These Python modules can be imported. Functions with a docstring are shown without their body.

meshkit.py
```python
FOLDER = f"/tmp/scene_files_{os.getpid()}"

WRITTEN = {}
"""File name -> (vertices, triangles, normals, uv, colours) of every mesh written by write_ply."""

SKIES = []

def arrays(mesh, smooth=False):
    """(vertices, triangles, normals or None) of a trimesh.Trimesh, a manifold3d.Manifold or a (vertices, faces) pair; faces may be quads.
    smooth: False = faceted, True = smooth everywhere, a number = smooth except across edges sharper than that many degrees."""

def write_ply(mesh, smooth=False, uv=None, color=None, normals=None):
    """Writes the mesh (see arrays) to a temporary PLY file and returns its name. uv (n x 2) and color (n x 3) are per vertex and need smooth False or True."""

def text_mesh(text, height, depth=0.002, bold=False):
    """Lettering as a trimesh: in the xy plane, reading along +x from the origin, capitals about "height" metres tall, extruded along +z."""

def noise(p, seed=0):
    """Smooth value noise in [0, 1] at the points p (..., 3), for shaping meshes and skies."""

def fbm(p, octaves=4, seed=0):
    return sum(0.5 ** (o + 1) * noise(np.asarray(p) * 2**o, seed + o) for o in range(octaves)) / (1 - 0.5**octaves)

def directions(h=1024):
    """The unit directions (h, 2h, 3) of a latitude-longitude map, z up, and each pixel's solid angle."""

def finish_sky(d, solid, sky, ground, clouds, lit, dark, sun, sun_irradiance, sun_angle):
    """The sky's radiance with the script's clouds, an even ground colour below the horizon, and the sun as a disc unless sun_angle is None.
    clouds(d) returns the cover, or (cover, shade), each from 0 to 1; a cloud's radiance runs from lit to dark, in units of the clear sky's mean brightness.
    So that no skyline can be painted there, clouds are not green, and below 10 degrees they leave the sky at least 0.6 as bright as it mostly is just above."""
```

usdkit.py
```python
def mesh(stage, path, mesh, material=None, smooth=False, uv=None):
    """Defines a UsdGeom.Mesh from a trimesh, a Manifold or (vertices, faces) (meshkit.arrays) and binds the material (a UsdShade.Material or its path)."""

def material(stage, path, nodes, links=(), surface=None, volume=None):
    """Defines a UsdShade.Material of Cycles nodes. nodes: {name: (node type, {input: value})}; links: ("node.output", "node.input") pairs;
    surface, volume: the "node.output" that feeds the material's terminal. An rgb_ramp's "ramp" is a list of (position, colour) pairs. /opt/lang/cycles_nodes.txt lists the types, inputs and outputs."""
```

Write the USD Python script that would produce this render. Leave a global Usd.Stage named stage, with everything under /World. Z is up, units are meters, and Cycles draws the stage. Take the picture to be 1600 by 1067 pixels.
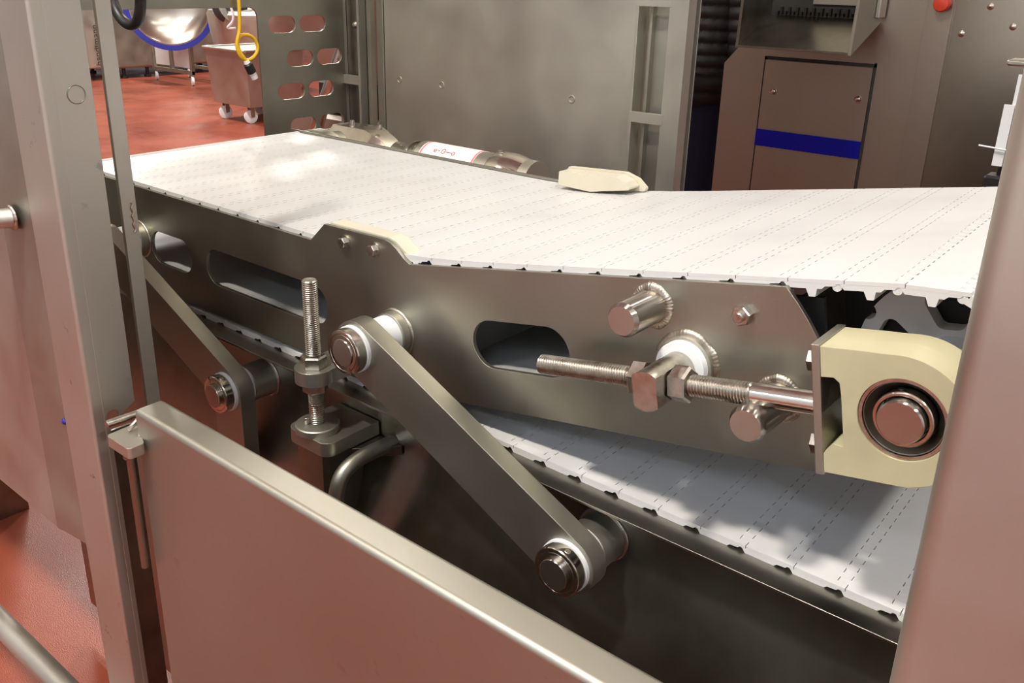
import math, random
import numpy as np, trimesh, manifold3d, usdkit, meshkit
from shapely.geometry import Polygon, Point, LineString, box as sbox
from shapely.ops import unary_union
from pxr import Usd, UsdGeom, UsdLux, UsdShade, Gf, Sdf, Vt

random.seed(7); np.random.seed(7)
stage = Usd.Stage.CreateInMemory()
UsdGeom.SetStageUpAxis(stage, UsdGeom.Tokens.z); UsdGeom.SetStageMetersPerUnit(stage, 1.0)
UsdGeom.Xform.Define(stage, '/World'); UsdGeom.Scope.Define(stage, '/World/Looks')

# ------------------------------------------------------------------ camera
FPX, CX, CY = 1381.2, 782.1, 468.7
RC = np.array([[.7682, .6398, .0208], [.2364, -.2534, -.9380], [-.5949, .7255, -.3460]])   # rows: right, down, forward
u_, s_, vt_ = np.linalg.svd(RC); RC = u_ @ vt_
cam = UsdGeom.Camera.Define(stage, '/World/Camera')
AP = 36.0
cam.CreateHorizontalApertureAttr(AP); cam.CreateVerticalApertureAttr(AP * 1067 / 1600)
cam.CreateFocalLengthAttr(FPX / 1600 * AP)
cam.CreateHorizontalApertureOffsetAttr((800 - CX) / 1600 * AP)
cam.CreateVerticalApertureOffsetAttr(-(533.5 - CY) / 1600 * AP)
cam.CreateClippingRangeAttr(Gf.Vec2f(.02, 200)); cam.CreateFStopAttr(0)
M = np.eye(4); M[0, :3] = RC[0]; M[1, :3] = -RC[1]; M[2, :3] = -RC[2]; M[3, :3] = [0, -.74, 1.35]
cam.AddTransformOp().Set(Gf.Matrix4d(*M.ravel().tolist()))
cam.CreateExposureAttr(-1.15)

# ------------------------------------------------------------------ lights: linear ceiling lamps of the hall
LAMPS = [  # x, y, z, length, width, power, colour
    (-.95, -1.62, 4.1, .28, .28, 1480, (1.0, .93, .82)),
    (-3.7, -1.80, 4.1, .28, .28, 260, (1.0, .95, .87)),
    (2.4, -.72, 4.1, .28, .28, 980, (1.0, .96, .90)),
    (.55, 1.7, 4.1, .28, .28, 160, (1.0, .95, .87)),
    (-4.0, 2.7, 4.1, .28, .28, 850, (1.0, .95, .87)),
    (-.5, 3.2, 4.1, .28, .28, 280, (1.0, .96, .90)),
    (-2.5, -4.0, 4.1, 1.5, .30, 85, (.76, .87, 1.0)),
    (1.2, -4.0, 4.1, 1.5, .30, 85, (.76, .87, 1.0)),
    (-6.2, 2.6, 4.1, 1.5, .30, 220, (1.0, .95, .88)),
    (-9.0, 3.4, 4.1, 1.5, .30, 360, (1.0, .95, .88)),
    (-9.5, 6.6, 4.1, 1.5, .30, 320, (1.0, .95, .88)),
]
for i, (x, y, z, L, Wd, pw, col) in enumerate(LAMPS):
    l = UsdLux.RectLight.Define(stage, '/World/ceiling_lamp' + (f'_{i:03d}' if i else ''))
    l.CreateWidthAttr(L); l.CreateHeightAttr(Wd); l.CreateColorAttr(Gf.Vec3f(*col))
    l.CreateIntensityAttr(pw); l.AddTranslateOp().Set(Gf.Vec3d(x, y, z))

# ------------------------------------------------------------------ materials
LK = '/World/Looks/'
def plain(name, col, rough=.5, metal=0., **kw):
    return usdkit.material(stage, LK + name, {"p": ("principled_bsdf", dict(base_color=col, roughness=rough, metallic=metal, **kw))}, surface="p.BSDF")

def steel(name, col=(.58, .54, .48), rough=.38, var=.08, bump=.02, scale=6., bev=.0012, stretch=(1, 1, 1), smudge=.10, spots=0.):
    n = {"tc": ("texture_coordinate", {}), "mp": ("mapping", {"scale": tuple(s * scale for s in stretch)}),
         "n1": ("noise_texture", {"scale": 1.0, "detail": 4.0}),
         "mpf": ("mapping", {"scale": tuple(s * 260. for s in stretch)}), "n2": ("noise_texture", {"scale": 1.0, "detail": 2.0}),
         "mr": ("map_range", {"from_min": .3, "from_max": .7, "to_min": rough - var, "to_max": rough + var}),
         "rm": ("rgb_ramp", {"ramp": [(.30, tuple(c * (1 - smudge) for c in col)), (.62, col), (.8, tuple(min(1, c * (1 + smudge * .4)) for c in col))]}),
         **({"bv": ("bevel", {"radius": bev, "samples": 4})} if bev else {}),
         "bp": ("bump", {"strength": bump, "distance": .002}),
         "p": ("principled_bsdf", {"metallic": 1.0})}
    lk = [("tc.object", "mp.vector"), ("mp.vector", "n1.vector"), ("tc.object", "mpf.vector"), ("mpf.vector", "n2.vector"),
          ("n1.fac", "mr.value"), ("mr.result", "p.roughness"), ("n1.fac", "rm.fac"),
          ("n2.fac", "bp.height"), ("bp.normal", "p.normal")] + ([("bv.bevel", "bp.normal")] if bev else [])
    if spots:
        n["n4"] = ("noise_texture", {"scale": 34.0, "detail": 5.0, "roughness": .62}); n["n5"] = ("noise_texture", {"scale": 5.0, "detail": 1.0})
        n["rs"] = ("rgb_ramp", {"ramp": [(.655, (1, 1, 1)), (.69, (1 - spots,) * 3)]}); n["r5"] = ("rgb_ramp", {"ramp": [(.47, (0, 0, 0)), (.56, (1, 1, 1))]})
        n["ms"] = ("mix_color", {"blend_type": "multiply"})
        lk += [("tc.object", "n4.vector"), ("tc.object", "n5.vector"), ("n4.fac", "rs.fac"), ("n5.fac", "r5.fac"), ("r5.color", "ms.fac"), ("rm.color", "ms.a"), ("rs.color", "ms.b"), ("ms.result", "p.base_color")]
    else: lk.append(("rm.color", "p.base_color"))
    return usdkit.material(stage, LK + name, n, lk, surface="p.BSDF")

M_ = {}
M_['satin'] = steel('satin_steel', (.46, .445, .38), 0.47)
M_['panel'] = steel('panel_steel', (.565, .54, .475), 0.5, .06)
M_['door'] = steel('door_steel', (.435, .415, .355), .47, .03, scale=3., smudge=.06, spots=.10)
M_['worn'] = steel('worn_steel', (.58, .555, .49), .50, .04, scale=3., smudge=.06, spots=.42)
M_['plate'] = steel('plate_steel', (.375, .36, .305), 0.42, .07, smudge=.14)
M_['arm'] = steel('arm_steel', (.405, .39, .335), 0.47)
M_['frame'] = steel('frame_steel', (.33, .312, .265), .33, .08)
M_['brushed'] = steel('brushed_steel', (.50, .44, .385), .36, .02, .04, 3., stretch=(1, 1, .06), smudge=.03)
M_['shiny'] = steel('shiny_steel', (.62, .57, .50), .17, .05, .01, 20.)
M_['polish'] = steel('polished_sheet_steel', (.50, .455, .39), .24, .03, .01, 2., smudge=.03)
M_['bolt'] = steel('bolt_steel', (.52, .48, .42), .30, .06, .0, 60., bev=0)
M_['weld'] = steel('weld_steel', (.50, .45, .38), .40, .06, .0, 60., bev=0)
M_['turned'] = usdkit.material(stage, LK + 'turned_steel', {
    "tg": ("tangent", {"direction_type": "radial", "axis": "y"}),
    "p": ("principled_bsdf", {"metallic": 1.0, "base_color": (.45, .41, .36), "roughness": .24, "anisotropic": .9, "anisotropic_rotation": .25})}, [("tg.tangent", "p.tangent")], surface="p.BSDF")

def plastic(name, col, rough, var=.06, noise=.05, scale=14., bump=.0, bev=.0008):
    d = tuple(c * (1 - noise) for c in col)
    n = {"tc": ("texture_coordinate", {}), "n1": ("noise_texture", {"scale": scale, "detail": 4.0}),
         "rm": ("rgb_ramp", {"ramp": [(.35, d), (.65, col)]}),
         "mr": ("map_range", {"from_min": .3, "from_max": .7, "to_min": rough - var, "to_max": rough + var}),
         **({"bv": ("bevel", {"radius": bev, "samples": 4})} if bev else {}), "p": ("principled_bsdf", {})}
    lk = [("tc.object", "n1.vector"), ("n1.fac", "rm.fac"), ("rm.color", "p.base_color"), ("n1.fac", "mr.value"), ("mr.result", "p.roughness")] + ([("bv.bevel", "p.normal")] if bev else [])
    return usdkit.material(stage, LK + name, n, lk, surface="p.BSDF")
M_['belt'] = plastic('belt_plastic', (.61, .61, .605), .38, .05, .03, 9., bev=0)
M_['tray'] = plastic('tray_plastic', (.36, .365, .345), .40, .05, .03, 9.)
M_['white'] = plastic('white_plastic', (.80, .83, .84), .35, .05, .02)
M_['cream'] = plastic('cream_plastic', (.49, .45, .285), .42, .06, .10, 16.)
M_['ivory'] = plastic('ivory_plastic', (.62, .575, .455), .40, .06, .05, 16.)
M_['grey_plastic'] = plastic('grey_plastic', (.76, .75, .72), .40, .06, .04)
M_['black'] = plain('black_rubber', (.012, .012, .013), .45)
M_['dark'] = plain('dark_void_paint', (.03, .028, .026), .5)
M_['blue'] = plain('blue_plastic', (.004, .005, .27), .45, specular_ior_level=.2)
M_['bluerim'] = plain('blue_rubber', (.02, .03, .30), .45)
M_['red'] = plain('red_button_plastic', (.55, .05, .025), .3)
M_['yellow'] = plain('yellow_cable', (.72, .42, .015), .4)
M_['label'] = plain('label_paper', (.80, .74, .72), .5)
M_['redink'] = plain('red_ink', (.62, .20, .22), .5)
M_['ink'] = plain('dark_ink', (.05, .045, .045), .5)
M_['trousers'] = plain('blue_cloth', (.010, .014, .045), .85)
M_['jacket'] = plain('dark_quilt', (.008, .008, .010), .6)
M_['skin'] = plain('skin', (.45, .26, .19), .5)
M_['hair'] = plain('hair', (.04, .025, .018), .6)
M_['wall'] = plain('wall_panel_paint', (.68, .74, .79), .5)
M_['ceil'] = plain('ceiling_paint', (.66, .70, .74), .6)
M_['bowl'] = usdkit.material(stage, LK + 'spun_steel', {
    "tg": ("tangent", {"direction_type": "radial", "axis": "z"}),
    "p": ("principled_bsdf", {"metallic": 1.0, "base_color": (.74, .68, .58), "roughness": .22, "anisotropic": .6})}, [("tg.tangent", "p.tangent")], surface="p.BSDF")
M_['floor'] = usdkit.material(stage, LK + 'red_epoxy', {
    "g": ("geometry", {}), "n1": ("noise_texture", {"scale": 1.3, "detail": 6.0, "roughness": .6}), "n2": ("noise_texture", {"scale": 420.0, "detail": 2.0}),
    "n3": ("noise_texture", {"scale": 3.0, "detail": 3.0}),
    "rm": ("rgb_ramp", {"ramp": [(.30, (.17, .033, .016)), (.5, (.255, .058, .031)), (.72, (.30, .076, .046))]}),
    "mr": ("map_range", {"from_min": .35, "from_max": .65, "to_min": .22, "to_max": .50}),
    "bp": ("bump", {"strength": .35, "distance": .002}),
    "p": ("principled_bsdf", {"specular_ior_level": .28})},
    [("g.position", "n1.vector"), ("g.position", "n2.vector"), ("g.position", "n3.vector"), ("n1.fac", "rm.fac"), ("rm.color", "p.base_color"), ("n3.fac", "mr.value"), ("mr.result", "p.roughness"), ("n2.fac", "bp.height"), ("bp.normal", "p.normal")], surface="p.BSDF")

# ------------------------------------------------------------------ object helpers
used = {}
def numbered(parent, name):
    k = used.get((parent, name), 0); used[(parent, name)] = k + 1
    return f'{parent}/{name}' + (f'_{k:03d}' if k else '')
BASE = {}
def keys(pr, label=None, category=None, group=None, kind=None):
    for k, v in (('label', label), ('category', category), ('group', group), ('kind', kind)):
        if v: pr.SetCustomDataByKey(k, v)
def thing(name, label, cat, loc=(0, 0, 0), group=None):
    path = numbered('/World', name); x = UsdGeom.Xform.Define(stage, path); x.AddTranslateOp().Set(Gf.Vec3d(*map(float, loc)))
    keys(x.GetPrim(), label, cat, group); BASE[path] = np.array(loc, float); return path
def tri(m):
    v, f, _ = meshkit.arrays(m); return trimesh.Trimesh(v, f, process=False)
def part(parent, name, mesh, mat, label=None, smooth=32, kind=None):
    m = tri(cat(mesh) if isinstance(mesh, (list, tuple)) and not isinstance(mesh[0], np.ndarray) else mesh)
    base = BASE.get(parent, np.zeros(3)); m.vertices = m.vertices - base
    path = numbered(parent, name); u = usdkit.mesh(stage, path, m, M_[mat] if isinstance(mat, str) else mat, smooth=smooth)
    BASE[path] = base
    if label or kind: keys(u.GetPrim(), label, kind=kind)
    return path
def solo(name, mesh, mat, label, cat_, group=None, kind=None, smooth=32):
    p = part('/World', name, mesh, mat, smooth=smooth); keys(stage.GetPrimAtPath(p), label, cat_, group, kind); return p
def struct(name, mesh, mat):
    p = part('/World', name, mesh, mat); keys(stage.GetPrimAtPath(p), kind='structure'); return p

def cat(ms): return trimesh.util.concatenate([tri(m) for m in ms])
def bx(lo, hi):
    m = trimesh.creation.box(bounds=[np.minimum(lo, hi), np.maximum(lo, hi)]); return m
def rbx(lo, hi, r=.004):
    lo, hi = np.minimum(lo, hi).astype(float), np.maximum(lo, hi).astype(float); P = []
    for a in (0, 1):
        for b in (0, 1):
            for c in (0, 1):
                q = np.array([(lo, hi)[a][0], (lo, hi)[b][1], (lo, hi)[c][2]]); s = np.array([1 - 2 * a, 1 - 2 * b, 1 - 2 * c]) * r
                for k in range(3):
                    o = q + s; o[k] = q[k]; P.append(o)
    return trimesh.convex.convex_hull(np.array(P))
def frame(d):
    d = np.array(d, float); d /= np.linalg.norm(d); a = np.array([0, 0, 1.]) if abs(d[2]) < .9 else np.array([1., 0, 0])
    e1 = np.cross(a, d); e1 /= np.linalg.norm(e1); return d, e1, np.cross(d, e1)
def lathe(prof, p0, d, n=36, close=True):
    d, e1, e2 = frame(d); t = np.linspace(0, 2 * np.pi, n, endpoint=False); V = []; Fc = []
    ring = np.cos(t)[:, None] * e1 + np.sin(t)[:, None] * e2
    for s, r in prof: V.append(np.array(p0) + d * s + ring * max(r, 1e-5))
    k = len(prof)
    for i in range(k - 1):
        for j in range(n):
            a, b = i * n + j, i * n + (j + 1) % n; Fc += [[a, b, b + n], [a, b + n, a + n]]
    V = np.vstack(V)
    if close:
        V = np.vstack([V, np.array(p0) + d * prof[0][0], np.array(p0) + d * prof[-1][0]])
        for j in range(n):
            Fc += [[k * n, (j + 1) % n, j], [k * n + 1, (k - 1) * n + j, (k - 1) * n + (j + 1) % n]]
    return trimesh.Trimesh(V, np.array(Fc), process=False)
def cyl(p0, p1, r, n=32, c=0.):
    L = np.linalg.norm(np.subtract(p1, p0)); d = np.subtract(p1, p0)
    return lathe([(0, r), (L, r)] if not c else [(0, r - c), (c, r), (L - c, r), (L, r - c)], p0, d, n)
def ringm(p0, d, r0, r1, h, n=40):
    return lathe([(0, r0), (0, r1), (h, r1), (h, r0), (0, r0)], p0, d, n, close=False)
def ext_xz(poly, y0, y1):
    """shapely polygon in (x, z) -> solid between y0 and y1"""
    ms = []
    for g in getattr(poly, 'geoms', [poly]):
        m = trimesh.creation.extrude_polygon(g, y1 - y0, engine='earcut'); v = m.vertices.copy()
        m.vertices = np.stack([v[:, 0], y1 - v[:, 2], v[:, 1]], 1); ms.append(m)
    return cat(ms)
def ext_yz(poly, x0, x1):
    ms = []
    for g in getattr(poly, 'geoms', [poly]):
        m = trimesh.creation.extrude_polygon(g, x1 - x0, engine='earcut'); v = m.vertices.copy()
        m.vertices = np.stack([v[:, 2] + x0, v[:, 0], v[:, 1]], 1); ms.append(m)
    return cat(ms)
def ext_xy(poly, z0, z1):
    ms = []
    for g in getattr(poly, 'geoms', [poly]):
        m = trimesh.creation.extrude_polygon(g, z1 - z0, engine='earcut'); m.apply_translation([0, 0, z0]); ms.append(m)
    return cat(ms)
def tube(pts, r, n=12, closed=False):
    P = np.array(pts, float); T = np.gradient(P, axis=0)
    if closed: T = np.roll(P, -1, 0) - np.roll(P, 1, 0)
    T /= np.linalg.norm(T, axis=1)[:, None]; _, e1, _ = frame(T[0]); V = []; Fc = []; t = np.linspace(0, 2 * np.pi, n, endpoint=False)
    for i in range(len(P)):
        e1 = e1 - T[i] * (e1 @ T[i]); e1 /= np.linalg.norm(e1); e2 = np.cross(T[i], e1)
        V.append(P[i] + r * (np.cos(t)[:, None] * e1 + np.sin(t)[:, None] * e2))
    K = len(P)
    for i in range(K if closed else K - 1):
        for j in range(n):
            a, b = i * n + j, i * n + (j + 1) % n; c, e = ((i + 1) % K) * n + j, ((i + 1) % K) * n + (j + 1) % n; Fc += [[a, b, e], [a, e, c]]
    V = np.vstack(V)
    if not closed:
        V = np.vstack([V, P[0], P[-1]])
        for j in range(n): Fc += [[K * n, (j + 1) % n, j], [K * n + 1, (K - 1) * n + j, (K - 1) * n + (j + 1) % n]]
    return trimesh.Trimesh(V, np.array(Fc), process=False)
def spline(pts, n=40):
    from scipy.interpolate import CubicSpline
    P = np.array(pts, float); t = np.r_[0, np.cumsum(np.linalg.norm(np.diff(P, axis=0), axis=1))]
    return CubicSpline(t, P)(np.linspace(0, t[-1], n))
def hexp(p0, d, af, h, rot=0., cham=.12):
    """hexagon nut or bolt head with chamfered corners"""
    d, e1, e2 = frame(d); R = af / math.sqrt(3); t = np.radians(np.arange(6) * 60 + rot); V = []
    for s, k in ((0, 1), (h * .86, 1), (h, 1 - cham)):
        V += [np.array(p0) + d * s + R * k * (math.cos(a) * e1 + math.sin(a) * e2) for a in t]
    m = trimesh.convex.convex_hull(np.array(V)); return m
def thread(p0, d, L, r, pitch=.0025, depth=.0011, n=28):
    pr = [(0, r - depth * 1.3), (.0012, r - .0002)]; k = int(L / pitch)
    for i in range(k):
        s = .0012 + i * pitch
        if s + pitch > L - .0012: break
        pr += [(s + pitch * .5, r - depth), (s + pitch * .85, r), (s + pitch, r)]
    pr += [(L, r - depth)]
    return lathe(pr, p0, d, n)
def slot(cx, cz, L, H, ang=0., k=10):
    """obround with axis along x rotated by ang"""
    a = math.radians(ang); dx, dz = (L - H) / 2 * math.cos(a), (L - H) / 2 * math.sin(a)
    return LineString([(cx - dx, cz - dz), (cx + dx, cz + dz)]).buffer(H / 2, k)
def weldring(c, d, r, w=.0045, bumps=46):
    d, e1, e2 = frame(d); n = bumps * 3; t = np.linspace(0, 2 * np.pi, n, endpoint=False); V = []; q = 7
    a = np.linspace(0, np.pi, q); Fc = []
    for i, th in enumerate(t):
        rr = w * (1 + .05 * math.cos(bumps * th) + .10 * math.sin(5 * th) + .06 * math.sin(11 * th + 1)); o = math.cos(th) * e1 + math.sin(th) * e2
        for b in a: V.append(np.array(c) + o * (r + rr * math.cos(b)) + d * rr * .75 * math.sin(b))
    for i in range(n):
        for j in range(q - 1):
            A, B = i * q + j, ((i + 1) % n) * q + j; Fc += [[A, A + 1, B + 1], [A, B + 1, B]]
    return trimesh.Trimesh(np.array(V), np.array(Fc), process=False)

TH = math.radians(10.22); CT, ST = math.cos(TH), math.sin(TH)
def I(u, w): return (-.7546 + u * CT - w * ST, 1.0069 + u * ST + w * CT)       # incline frame -> x, z
DU = np.array([CT, 0, ST]); DW = np.array([-ST, 0, CT]); DY = np.array([0, 1., 0]); NY = -DY
def I3(u, y, w): x, z = I(u, w); return np.array([x, y, z])

# ------------------------------------------------------------------ the hall
struct('floor', bx([-16, -4.6, -.1], [4.1, 12, 0]), 'floor')
struct('ceiling', bx([-16, -4.6, 4.6], [4.1, 12, 4.7]), 'ceil')
struct('wall_left', bx([-16.1, -4.6, 0], [-16, 12, 4.6]), 'wall')
struct('wall_right', bx([4.0, -4.5, 0], [4.1, 12, 4.6]), 'wall')
struct('wall_back', bx([-16, 12, 0], [4.1, 12.1, 4.6]), 'wall')
struct('wall_front', bx([-16, -4.6, 0], [4.1, -4.5, 4.6]), 'wall')

# ------------------------------------------------------------------ upper conveyor frame
WB = .504
uc = thing('belt_conveyor', 'grey steel frame of the upper bent conveyor with slotted side plate', 'conveyor', (-.8, .25, .84))
hump = [(-.9484, .9998), (-.9177, 1.0280), (-.800, 1.0307), (-.789, 1.0285), (-.7782, 1.022), (-.766, 1.0125), (-.7546, 1.0069)]
endc = [I(.4855, 0), I(.4957, -.0151), I(.5043, -.0299), I(.5113, -.0441), I(.516, -.062), I(.521, -.09), I(.5234, -.1239), I(.516, -.175)]
outline = [(-1.655, .9998)] + hump + endc + [I(.02, -.175), (-.80, .8225), (-1.655, .8225)]
pl = Polygon(outline)
h1 = slot(-1.320, .903, .122, .057)
h2 = slot(-1.0683, .9045, .2975, .0595)
h3 = LineString([I(.122, -.0925), I(.205, -.0925)]).buffer(.030, 12)
holes = unary_union([h1, h2, h3])
part(uc, 'side_plate', ext_xz(pl.difference(holes), 0, .0055), 'plate')
far_out = [(-1.655, 1.0105), (-.9, 1.0105), (-.86, 1.009)] + [I(.0, .003)] + endc + [I(.02, -.175), (-.80, .8225), (-1.655, .8225)]
part(uc, 'side_plate', ext_xz(Polygon(far_out), WB + .0075, WB + .0125), 'plate')
# hold-down guides on the belt, near and far
def guide(y0, y1):
    g = Polygon([(-.931, 1.0115), (-.9120, 1.0300), (-.800, 1.0320), (-.787, 1.0292), (-.772, 1.0205), (-.758, 1.0125), (-.775, 1.0105)])
    return ext_xz(g.buffer(-.002).buffer(.002), y0, y1)
part(uc, 'hold_down_guide', guide(.0075, .030), 'ivory', 'cream plastic hold-down guide pressing on the near belt edge')
gf = Polygon([(-.888, 1.014), (-.865, 1.043), (-.752, 1.050), (-.728, 1.043), (-.712, 1.030), (-.714, 1.024), (-.80, 1.0135)])
part(uc, 'hold_down_guide', ext_xz(Polygon([(-.865, 1.016), (-.864, 1.040), (-.752, 1.047), (-.732, 1.041), (-.722, 1.030), (-.80, 1.0145)]).buffer(-.003).buffer(.003), WB - .042, WB - .012), 'ivory', 'cream plastic hold-down guide at the far belt edge')
part(uc, 'guide_bracket', ext_xz(gf.buffer(-.003).buffer(.003), WB - .0115, WB - .003), 'ivory')
for x, z in ((-.8752, 1.0117), (-.818, 1.0132)):
    part(uc, 'bolt', [cyl((x, 0, z), (x, -.0022, z), .0098), hexp((x, -.0022, z), NY, .0130, .0065, 12)], 'bolt')
# rear part of the conveyor: inner trays and cross bars seen through the slots
part(uc, 'inner_tray', [bx([-1.64, .008, .862], [-.80, WB, .866]), bx([-1.64, .33, .866], [-.80, .334, .93])], 'tray')
TR = trimesh.transformations.rotation_matrix(-TH, [0, 1, 0])
def ibox(u0, u1, y0, y1, w0, w1):
    m = bx([u0, y0, w0], [u1, y1, w1]); v = m.vertices.copy(); x, z = I(v[:, 0], v[:, 2]); m.vertices = np.stack([x, v[:, 1], z], 1); return m
part(uc, 'inner_tray', [ibox(.03, .47, .008, WB, -.135, -.131), ibox(.03, .034, .008, WB, -.131, -.05)], 'tray')
for u in (.06, .25, .42): part(uc, 'cross_bar', ibox(u, u + .025, .0065, WB + .007, -.045, -.022), 'frame')
for x in (-1.55, -1.25, -.97): part(uc, 'cross_bar', bx([x, .0065, .948], [x + .03, WB + .007, .975]), 'frame')
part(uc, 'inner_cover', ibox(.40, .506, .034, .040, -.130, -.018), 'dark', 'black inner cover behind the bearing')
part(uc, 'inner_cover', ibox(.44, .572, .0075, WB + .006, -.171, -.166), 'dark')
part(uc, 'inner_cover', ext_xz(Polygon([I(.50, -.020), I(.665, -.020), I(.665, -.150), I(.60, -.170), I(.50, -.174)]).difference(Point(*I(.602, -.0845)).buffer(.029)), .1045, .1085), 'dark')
part(uc, 'bolt', [hexp((-.628, .20, .965), NY, .013, .01)] , 'black')
# wear strip under the belt edge
for ya, yb in ((.007, .030), (WB - .03, WB + .001)):
    part(uc, 'wear_strip', bx([-1.65, ya, .981], [-.86, yb, .9895]), 'white')
    part(uc, 'wear_strip', ibox(.10, .48, ya, yb, -.019, -.0095), 'white')
# stubs and studs welded on the side plate
def stub(x, z, r, yend, cham, wr):
    part(uc, 'stop_pin', lathe([(0, r), (-yend - cham, r), (-yend, r * .82)], (x, 0, z), NY, 40), 'turned', 'turned steel stop pin welded on the side plate')
    part(uc, 'weld_bead', weldring((x, 0, z), NY, r + .002, wr), 'weld')
stub(-.410, 1.0406, .0176, -.0575, .0045, .0048)
stub(-.2689, .9845, .0174, -.0720, .0052, .0042)
x, z = -.3126, 1.0571
part(uc, 'stud_nut', [hexp((x, 0, z), NY, .017, .009, 20), cyl((x, 0, z), (x, -.0145, z), .0052, 20, .001)], 'bolt')
part(uc, 'boss', lathe([(0, .0295), (.0135, .0295), (.0140, .0285)], (-.7821, 0, .9079), NY, 48), 'satin')
part(uc, 'weld_bead', weldring((-.7821, 0, .9079), NY, .0295, .0035, 60), 'weld')
part(uc, 'boss', lathe([(0, .0295), (.0135, .0295), (.0140, .0285)], (-1.416, 0, .9065), NY, 48), 'satin')
part(uc, 'weld_bead', weldring((-1.416, 0, .9065), NY, .0295, .0035, 60), 'weld')
part(uc, 'boss', lathe([(0, .0300), (.008, .0300)], (-.365, 0, .9913), NY, 48), 'satin')
part(uc, 'weld_bead', weldring((-.365, 0, .9913), NY, .0305, .0045, 54), 'weld')
part(uc, 'bushing', lathe([(0, .0265), (.0165, .0265), (.017, .026)], (-.365, 0, .9913), NY, 40), 'white', 'white plastic bushing behind the tensioner swivel')
# lug under the left half carrying the adjusting spindle
lug = unary_union([Point(-.8662, -.070).buffer(.0262, 16), sbox(-.8924, -.072, -.842, .002)])
part(uc, 'spindle_lug', ext_xy(lug.difference(Point(-.8664, -.070).buffer(.0106, 14)), .8375, .8572), 'satin')

# ------------------------------------------------------------------ belts made of hinged modules
PITCH = .0501; CELL = .008
def module(y0, y1, i0, inset=.0004, flat=(False, False)):
    """belt piece, s along travel from hinge to hinge, w downwards negative; comb cells of CELL along y"""
    n = int(round((y1 - y0) / CELL)); left, right = [], []
    g = .00003
    for k in range(n):
        a, b = y0 + k * CELL, y0 + (k + 1) * CELL; odd = (k + i0) % 2
        l = -.0046 if odd else .0055; r = PITCH + (.0046 if not odd else -.0055)
        sh = g
        if flat[0]: l = .0002
        if flat[1]: r = PITCH - .0002
        left += [(l, a + (sh if odd else -sh) * (k > 0)), (l, b - (sh if odd else -sh) * (k < n - 1))]
        right += [(r, a + (sh if not odd else -sh) * (k > 0)), (r, b - (sh if not odd else -sh) * (k < n - 1))]
    poly = Polygon(left + right[::-1])
    top = trimesh.creation.extrude_polygon(poly, .0036, engine='earcut'); v = top.vertices
    top.vertices = np.stack([v[:, 0], v[:, 1], v[:, 2] - .0036], 1)
    prof = Polygon([(.0012, -.0035), (.0490, -.0035), (.0470, -.0056), (.0385, -.0060), (.0355, -.0086), (.0315, -.0086), (.0295, -.0160), (.0240, -.0160), (.0215, -.0086), (.0050, -.0086)])
    body = trimesh.creation.extrude_polygon(prof, y1 - y0, engine='earcut'); v = body.vertices
    body.vertices = np.stack([v[:, 0], y0 + v[:, 2], v[:, 1]], 1); body.invert()
    bar = lathe([(inset, .0042), (y1 - y0, .0042)], (PITCH - .0012, y0, -.0062), DY, 12)
    return top, body, bar
def swm(m, o, t, n):
    v = m.vertices; q = trimesh.Trimesh(np.array(o) + v[:, :1] * t + v[:, 1:2] * DY + v[:, 2:3] * n, m.faces, process=False)
    return q
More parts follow.
